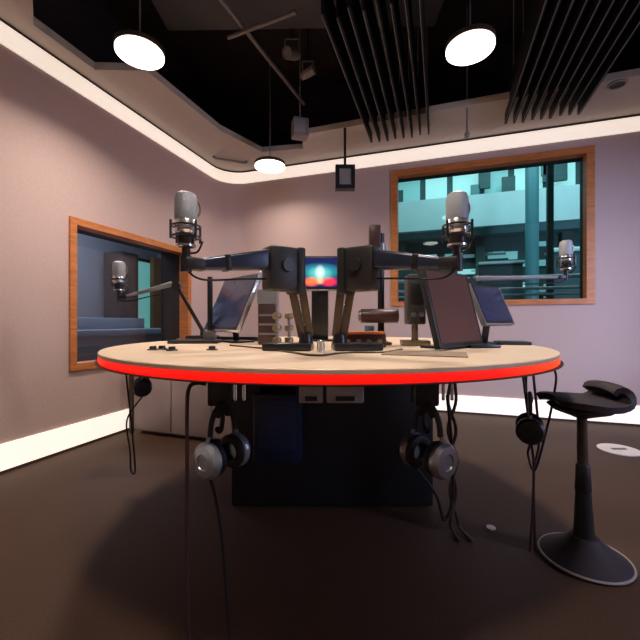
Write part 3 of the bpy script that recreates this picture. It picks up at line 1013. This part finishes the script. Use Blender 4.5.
monitor(at(320, 273, 2.32), 0.30, 0.215, 0, R(-4), 'screen with a bright red, white and blue picture in the middle of the table', LITSCR, edge=GREY, stand_w=0.11)
bpy.data.objects['screen'].name = 'screen'
monitor(at(232, 303, 2.22), 0.44, 0.36, R(-50), R(-24), 'tilted black monitor with a silver edge under the left heavy arm', SCRBL, edge=SILVER)
monitor(at(452, 308, 1.72), 0.40, 0.36, R(42), R(-14), 'tilted dark brown monitor below the right large microphone', SCRBR, edge=BLACK)
monitor(at(491, 305, 2.0), 0.36, 0.225, R(42), R(-22), 'tilted blue monitor with a grey lower edge under the slim grey arm', SCRBL, edge=MGREY)

# ------------------------------------------------------------------ smaller things on the table
def tp(px, py):
    return on(px, py, TT)


# upright post beside the left monitor
c = tp(210, 342)
root = thing('desk_pole', 'thin dark pole with a clamp standing left of the silver-edged monitor', 'pole', c)
MB().cyl(c, c + Vector((0, 0, 0.40)), 0.016, n=14).build('pole', BLACKM, root)
MB().box(c + Vector((0, 0, 0.035)), (0.07, 0.06, 0.07), YAW, bev=0.008).build('clamp', GREY, root)

# grey equipment box and bronze posts
c = W(-0.285, 2.02, TT)
root = thing('equipment_box', 'upright grey and black equipment box behind the left heavy arm', 'box', c)
MB().box(c + Vector((0, 0, 0.11)), (0.10, 0.10, 0.22), YAW, bev=0.008).build('box_body', MAROON, root)
MB().box(c + Vector((0, 0, 0.26)), (0.11, 0.11, 0.08), YAW, bev=0.008).build('box_top', MGREY, root)
mb = MB()
for k in range(3):
    mb.box(c + W(0, -0.053, 0.06 + 0.05 * k), (0.085, 0.008, 0.012), YAW)
mb.build('ridge', GREY, root)
for i, (px, d, h_, lab) in enumerate(((277, 1.84, 0.21, 'bronze clamp post with stacked collars, left of the two before the grey box'), (289, 1.87, 0.17, 'bronze clamp post with stacked collars, right of the two before the grey box'))):
    c = W((px - 320) / F * d, d, TT)
    root = thing('clamp_post', lab, 'clamp post', c, group='bronze posts by the grey box')
    MB().cyl(c, c + Vector((0, 0, h_)), 0.008, n=12).build('rod', GREY, root)
    for k in range(3):
        z = 0.03 + k * 0.062
        MB().lathe([(0.008, z - 0.018), (0.02, z - 0.014), (0.024, z), (0.02, z + 0.014), (0.008, z + 0.018)], Matrix.Translation(c), 18).build('collar', BRONZE, root)
    MB().lathe([(0, 0), (0.038, 0), (0.038, 0.008), (0.02, 0.014), (0, 0.014)], Matrix.Translation(c), 20).build('foot', BROWNM, root)

# signal pole right of centre
c = W(0.33, 1.98, TT)
root = thing('signal_pole', 'tall black pole with a box on top behind the right heavy arm', 'pole', c)
MB().cyl(c, c + Vector((0, 0, 0.60)), 0.018, n=16).build('pole', BLACKM, root)
MB().box(c + W(-0.035, 0, 0.585), (0.06, 0.06, 0.12), YAW, bev=0.008).build('top_box', MAROON, root)
MB().cyl(c + W(0.0, 0, 0.49), c + W(0.0, 0, 0.545), 0.026, n=16).build('pole_collar', GREY, root)
mb = MB().cyl(c + W(-0.115, -0.03, 0.155), c + W(0.085, -0.03, 0.155), 0.038, n=20, bev=0.006)
b_ = mb.build('cross_barrel', MAROON, root)
MB().cyl(c + W(-0.125, -0.03, 0.155), c + W(-0.112, -0.03, 0.155), 0.03, n=20).build('end_cap', GREY, b_)
MB().lathe([(0, 0), (0.06, 0), (0.06, 0.012), (0.03, 0.02), (0.022, 0.05), (0, 0.05)], Matrix.Translation(c), 24).build('foot', BROWNM, root)

# dark control box on short stand, right of the pole
c = W(0.50, 1.93, TT)
root = thing('control_unit', 'upright dark grey control unit between the black pole and brown monitor', 'control unit', c)
MB().box(c + Vector((0, 0, 0.24)), (0.095, 0.09, 0.26), YAW, bev=0.01).build('unit_body', mat('charcoal', (0.05, 0.05, 0.054), 0.45, noise=0.1, scale=20), root)
MB().box(c + W(0, -0.047, 0.27), (0.07, 0.008, 0.11), YAW, bev=0.003).build('front_panel', BLACK, root)
for k in range(2):
    MB().cyl(c + W(-0.02 + 0.04 * k, -0.045, 0.16), c + W(-0.02 + 0.04 * k, -0.065, 0.16), 0.012, n=14).build('knob', GREY, root)
MB().cyl(c, c + Vector((0, 0, 0.12)), 0.018, n=14).build('stem', BRONZE, root)
MB().box(c + Vector((0, 0, 0.014)), (0.14, 0.10, 0.028), YAW, bev=0.006).build('foot', BRONZE, root)
# looped cable behind the right arm
P = [W(0.56, 1.86, TT + 0.30), W(0.59, 1.85, TT + 0.26), W(0.595, 1.84, TT + 0.18), W(0.575, 1.83, TT + 0.10), W(0.60, 1.82, TT + 0.05), W(0.62, 1.80, TT + 0.006)]
tag(MB().tube(P, 0.006, 8, smooth=8).build('cable', MGREY, origin=P[-1]), 'grey cable curling down to the table left of the brown monitor', 'cable')

# low connection box with orange strip
c = W(0.21, 1.80, TT)
root = thing('connection_box', 'low dark brown box with an orange top strip right of the two central struts', 'box', c)
MB().box(c + Vector((0, 0, 0.032)), (0.215, 0.09, 0.064), YAW, bev=0.006).build('box_body', MAROON, root)
MB().box(c + Vector((0, 0, 0.070)), (0.21, 0.085, 0.012), YAW, bev=0.003).build('orange_strip', ORANGE, root)
for k in range(4):
    MB().cyl(c + W(-0.075 + 0.05 * k, -0.045, 0.03), c + W(-0.075 + 0.05 * k, -0.055, 0.03), 0.012, n=14).build('socket', GREY, root)
c = W(0.26, 1.93, TT)
tag(MB().lathe([(0, 0), (0.024, 0), (0.026, 0.004), (0.026, 0.10), (0.022, 0.104), (0, 0.104)], Matrix.Translation(c), 20).build('canister', mat('blue_tin', (0.10, 0.20, 0.30), 0.4, noise=0.1, scale=20), origin=c), 'small blue-grey canister behind the orange-topped box', 'canister')
c = W(0.003, 1.50, TT)
tag(MB().lathe([(0, 0), (0.016, 0), (0.016, 0.045), (0.012, 0.05), (0, 0.05)], Matrix.Translation(c), 16).build('connector_plug', SILVER, origin=c), 'short white metal plug standing between the two arm bases', 'plug')

c = W(-0.53, 2.38, TT)
tag(MB().box(c + Vector((0, 0, 0.014)), (0.40, 0.06, 0.028), YAW, bev=0.005).build('cable_duct', BLACK, origin=c), 'long low black cable duct lying behind the silver-edged monitor', 'cable duct')
# black flat things and knobs
c = tp(196, 343)
root = thing('flat_control_panel', 'black flat control panel at the foot of the slim black arm', 'control panel', c)
MB().box(c + Vector((0, 0, 0.009)), (0.28, 0.16, 0.018), YAW + 0.1, bev=0.005).build('panel_body', BLACK, root)
mb = MB()
for k in range(4):
    mb.cyl(c + W(-0.09 + 0.06 * k, -0.03, 0.018), c + W(-0.09 + 0.06 * k, -0.03, 0.026), 0.012, n=12)
mb.build('knob', GREY, root)
c = tp(512, 344.5)
tag(MB().box(c + Vector((0, 0, 0.009)), (0.16, 0.13, 0.018), YAW - 0.2, bev=0.006).build('flat_control_panel', BLACK, origin=c), 'small black flat panel lying near the table\'s right end', 'control panel')
c = tp(480, 347.5)
tag(MB().box(c + Vector((0, 0, 0.008)), (0.15, 0.11, 0.016), YAW + 0.1, bev=0.005).build('flat_control_panel', BLACKM, origin=c), 'black flat plate at the foot of the brown monitor', 'control panel')
for i, (px, py, lab) in enumerate(((153, 350, 'small black knob at the table\'s left end, leftmost of the row of three'), (162, 349.5, 'small black knob at the table\'s left end, middle of the row of three'),
                                   (172, 350.5, 'small black knob at the table\'s left end, rightmost of the row of three'), (212, 350, 'single small black knob before the slim black arm\'s panel'))):
    c = tp(px, py)
    tag(MB().lathe([(0, 0), (0.024, 0), (0.024, 0.004), (0.015, 0.006), (0.014, 0.016), (0.011, 0.018), (0, 0.018)], Matrix.Translation(c), 20).build('table_knob', BLACK, origin=c), lab, 'knob', 'knobs set in the table')
P = [tp(230, 346), tp(262, 349), tp(290, 353), tp(318, 356.5), tp(345, 353.5), tp(385, 353), tp(402, 350)]
P = [p + Vector((0, 0, 0.004)) for p in P]
tag(MB().tube(P, 0.004, 6, smooth=8).build('cable', BROWNM, origin=P[0]), 'thin brown cable lying across the table before the two arm bases', 'cable')
# brown sheet standing in for a shadow streak on the table's right half
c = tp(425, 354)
tag(MB().box(c + Vector((0, 0, 0.002)), (0.30, 0.21, 0.004), YAW - 0.35).build('shadow_streak', mat('shadow_brown', (0.30, 0.215, 0.15), 0.6, noise=0.15, scale=20), origin=c), 'flat brown painted shadow streak on the table below the right heavy arm', 'shadow')

# ------------------------------------------------------------------ stool
c = W(1.115, 1.545, 0)
st = thing('perching_stool', 'black perching stool with a saddle seat and round base right of the table', 'stool', c)
Tm = Matrix.Translation(c)
MB().lathe([(0, 0), (0.160, 0), (0.164, 0.006), (0.164, 0.014), (0.15, 0.022), (0.12, 0.042), (0.075, 0.07), (0.05, 0.10), (0, 0.10)], Tm, 48).build('base', SEATM, st)
MB().torus(c + Vector((0, 0, 0.012)), 0.165, 0.005, n=64, m=8).build('base_rim', RIM, st)
ct = c + W(-0.01, 0.0, 0.615)
c0 = c + Vector((0, 0, 0.07))
cj = c0 + (ct - c0) * 0.48
MB().cyl(c0, cj, 0.040, 0.026, n=24).build('lower_column', BLACK, st)
MB().cyl(cj, ct, 0.021, 0.019, n=20).build('gas_lift', BROWNM, st)
MB().cyl(c0 + (ct - c0) * 0.40, cj + (ct - c0) * 0.13, 0.031, 0.026, n=20, bev=0.004).build('collar', BLACK, st)
# saddle seat: grid with a rolled lip at one end
t = bmesh.new()
nu, nv = 30, 18
rows = []
prof = []
for i in range(nu + 1):
    u = i / nu
    if u < 0.72:
        x = -0.14 + u / 0.72 * 0.235
        z = 0.010 * math.cos((u / 0.72) * PI) * (1 if u < 0.36 else 0.2)
    else:
        q = (u - 0.72) / 0.28 * PI * 1.35
        x = 0.095 + 0.045 * math.sin(q) + 0.01 * (u - 0.72) / 0.28
        z = 0.043 - 0.045 * math.cos(q)
    prof.append((x, z))
for i, (x, z) in enumerate(prof):
    u = i / nu
    wd = 0.155 * math.sqrt(max(0.03, 1 - ((min(u, 0.70) - 0.42) / 0.46) ** 2))
    if u > 0.70:
        wd *= 1 - 0.35 * (u - 0.70) / 0.30
    rows.append([t.verts.new((x, wd * (2 * j / nv - 1), z + 0.012 * (1 - (2 * j / nv - 1) ** 2))) for j in range(nv + 1)])
for a, b in zip(rows, rows[1:]):
    for j in range(nv):
        t.faces.new([a[j], a[j + 1], b[j + 1], b[j]])
bmesh.ops.recalc_face_normals(t, faces=list(t.faces))
bmesh.ops.solidify(t, geom=list(t.faces), thickness=0.026)
mb = MB(); mb._take(t, Matrix.Translation(ct + Vector((0.0, 0, 0.035))) @ Matrix.Rotation(YAW + 0.05, 4, 'Z'))
mb.build('seat', SEATM, st, sharp=60)
MB().lathe([(0.02, -0.02), (0.05, -0.008), (0.105, 0.012), (0.128, 0.032), (0.0, 0.034)], Matrix.Translation(ct), 32).build('seat_pan', BLACK, st)

# ------------------------------------------------------------------ floor lids and corner cabinet
c = on(619, 450, 0)
root = thing('floor_outlet', 'pale round floor outlet lid behind the stool', 'floor outlet', c)
MB().lathe([(0, 0), (0.14, 0), (0.14, 0.006), (0.13, 0.009), (0, 0.009)], Matrix.Translation(c), 36).build('lid', FLOORLID, root)
MB().box(c + Vector((0, 0, 0.010)), (0.11, 0.03, 0.004), YAW).build('lid_slot', BROWNM, root)
c = on(491, 528, 0)
tag(MB().lathe([(0, 0), (0.022, 0), (0.022, 0.004), (0, 0.006)], Matrix.Translation(c), 20).build('floor_stud', FLOORLID, origin=c), 'tiny pale round stud in the floor left of the hanging cables', 'stud')

cb = thing('low_cupboard', 'low mauve-grey cupboard in the corner behind the table\'s left end', 'cupboard', (-1.95, 2.85, 0))
MB().box((-2.0, 2.86, 0.375), (1.24, 0.48, 0.69)).build('carcass', CAB, cb)
MB().box((-2.0, 2.88, 0.015), (1.18, 0.42, 0.03)).build('plinth', REVEAL, cb)
MB().box((-2.0, 2.85, 0.732), (1.28, 0.52, 0.024), bev=0.004).build('cupboard_top', CAB, cb)
for k in range(3):
    x = -2.41 + 0.41 * k
    dd = MB().box((x, 2.609, 0.375), (0.40, 0.02, 0.66), bev=0.003).build('door', CAB, cb)
    MB().box((x + 0.16, 2.592, 0.60), (0.012, 0.016, 0.12), bev=0.003).build('handle', GREY, dd)
MB().box((-2.635, 2.60, 0.36), (0.03, 0.03, 0.72)).build('edge_post', BROWNM, cb)

# ------------------------------------------------------------------ light
def area(name, loc, target, size, energy, col, sy=None):
    l = bpy.data.lights.new(name, 'AREA')
    l.energy = energy
    l.color = col
    l.size = size
    if sy:
        l.shape = 'RECTANGLE'
        l.size_y = sy
    o = bpy.data.objects.new(name, l)
    COL.objects.link(o)
    o.location = loc
    o.rotation_euler = (Vector(target) - Vector(loc)).to_track_quat('-Z', 'Y').to_euler()
    return o


area('atrium_skylight', (1.5, 7.4, 6.8), (1.5, 9.8, 3.0), 5.0, 260, (0.74, 0.96, 1.0), 2.5)
area('control_room_light', (-4.4, 3.6, 2.95), (-4.6, 3.6, 0), 1.6, 85, (0.78, 0.86, 1.0))
area('fill_right', (3.7, 0.7, 2.0), (1.2, 4.3, 0.6), 2.2, 380, (0.66, 0.70, 1.0), 1.8)  # bluish fill added out of view, tints the back wall's right side lilac

wd = bpy.data.worlds.new('world')
SC.world = wd
wd.use_nodes = True
wd.node_tree.nodes['Background'].inputs['Color'].default_value = (0.35, 0.5, 0.55, 1)
wd.node_tree.nodes['Background'].inputs['Strength'].default_value = 0.25

# ------------------------------------------------------------------ camera
cam = bpy.data.cameras.new('camera')
cam.sensor_fit = 'HORIZONTAL'
cam.sensor_width = 36
cam.lens = F / 640 * 36
cam.shift_y = 2 / 640
cam.clip_start = 0.02
co = bpy.data.objects.new('camera', cam)
COL.objects.link(co)
co.location = (0, 0, 1.0)
co.rotation_euler = (PI / 2, 0, YAW)
SC.camera = co
SC.view_settings.view_transform = 'Standard'
SC.view_settings.look = 'None'
SC.view_settings.exposure = 0.0
SC.view_settings.gamma = 1.0
SC.view_settings.use_curve_mapping = False
SC.cycles.use_denoising = True
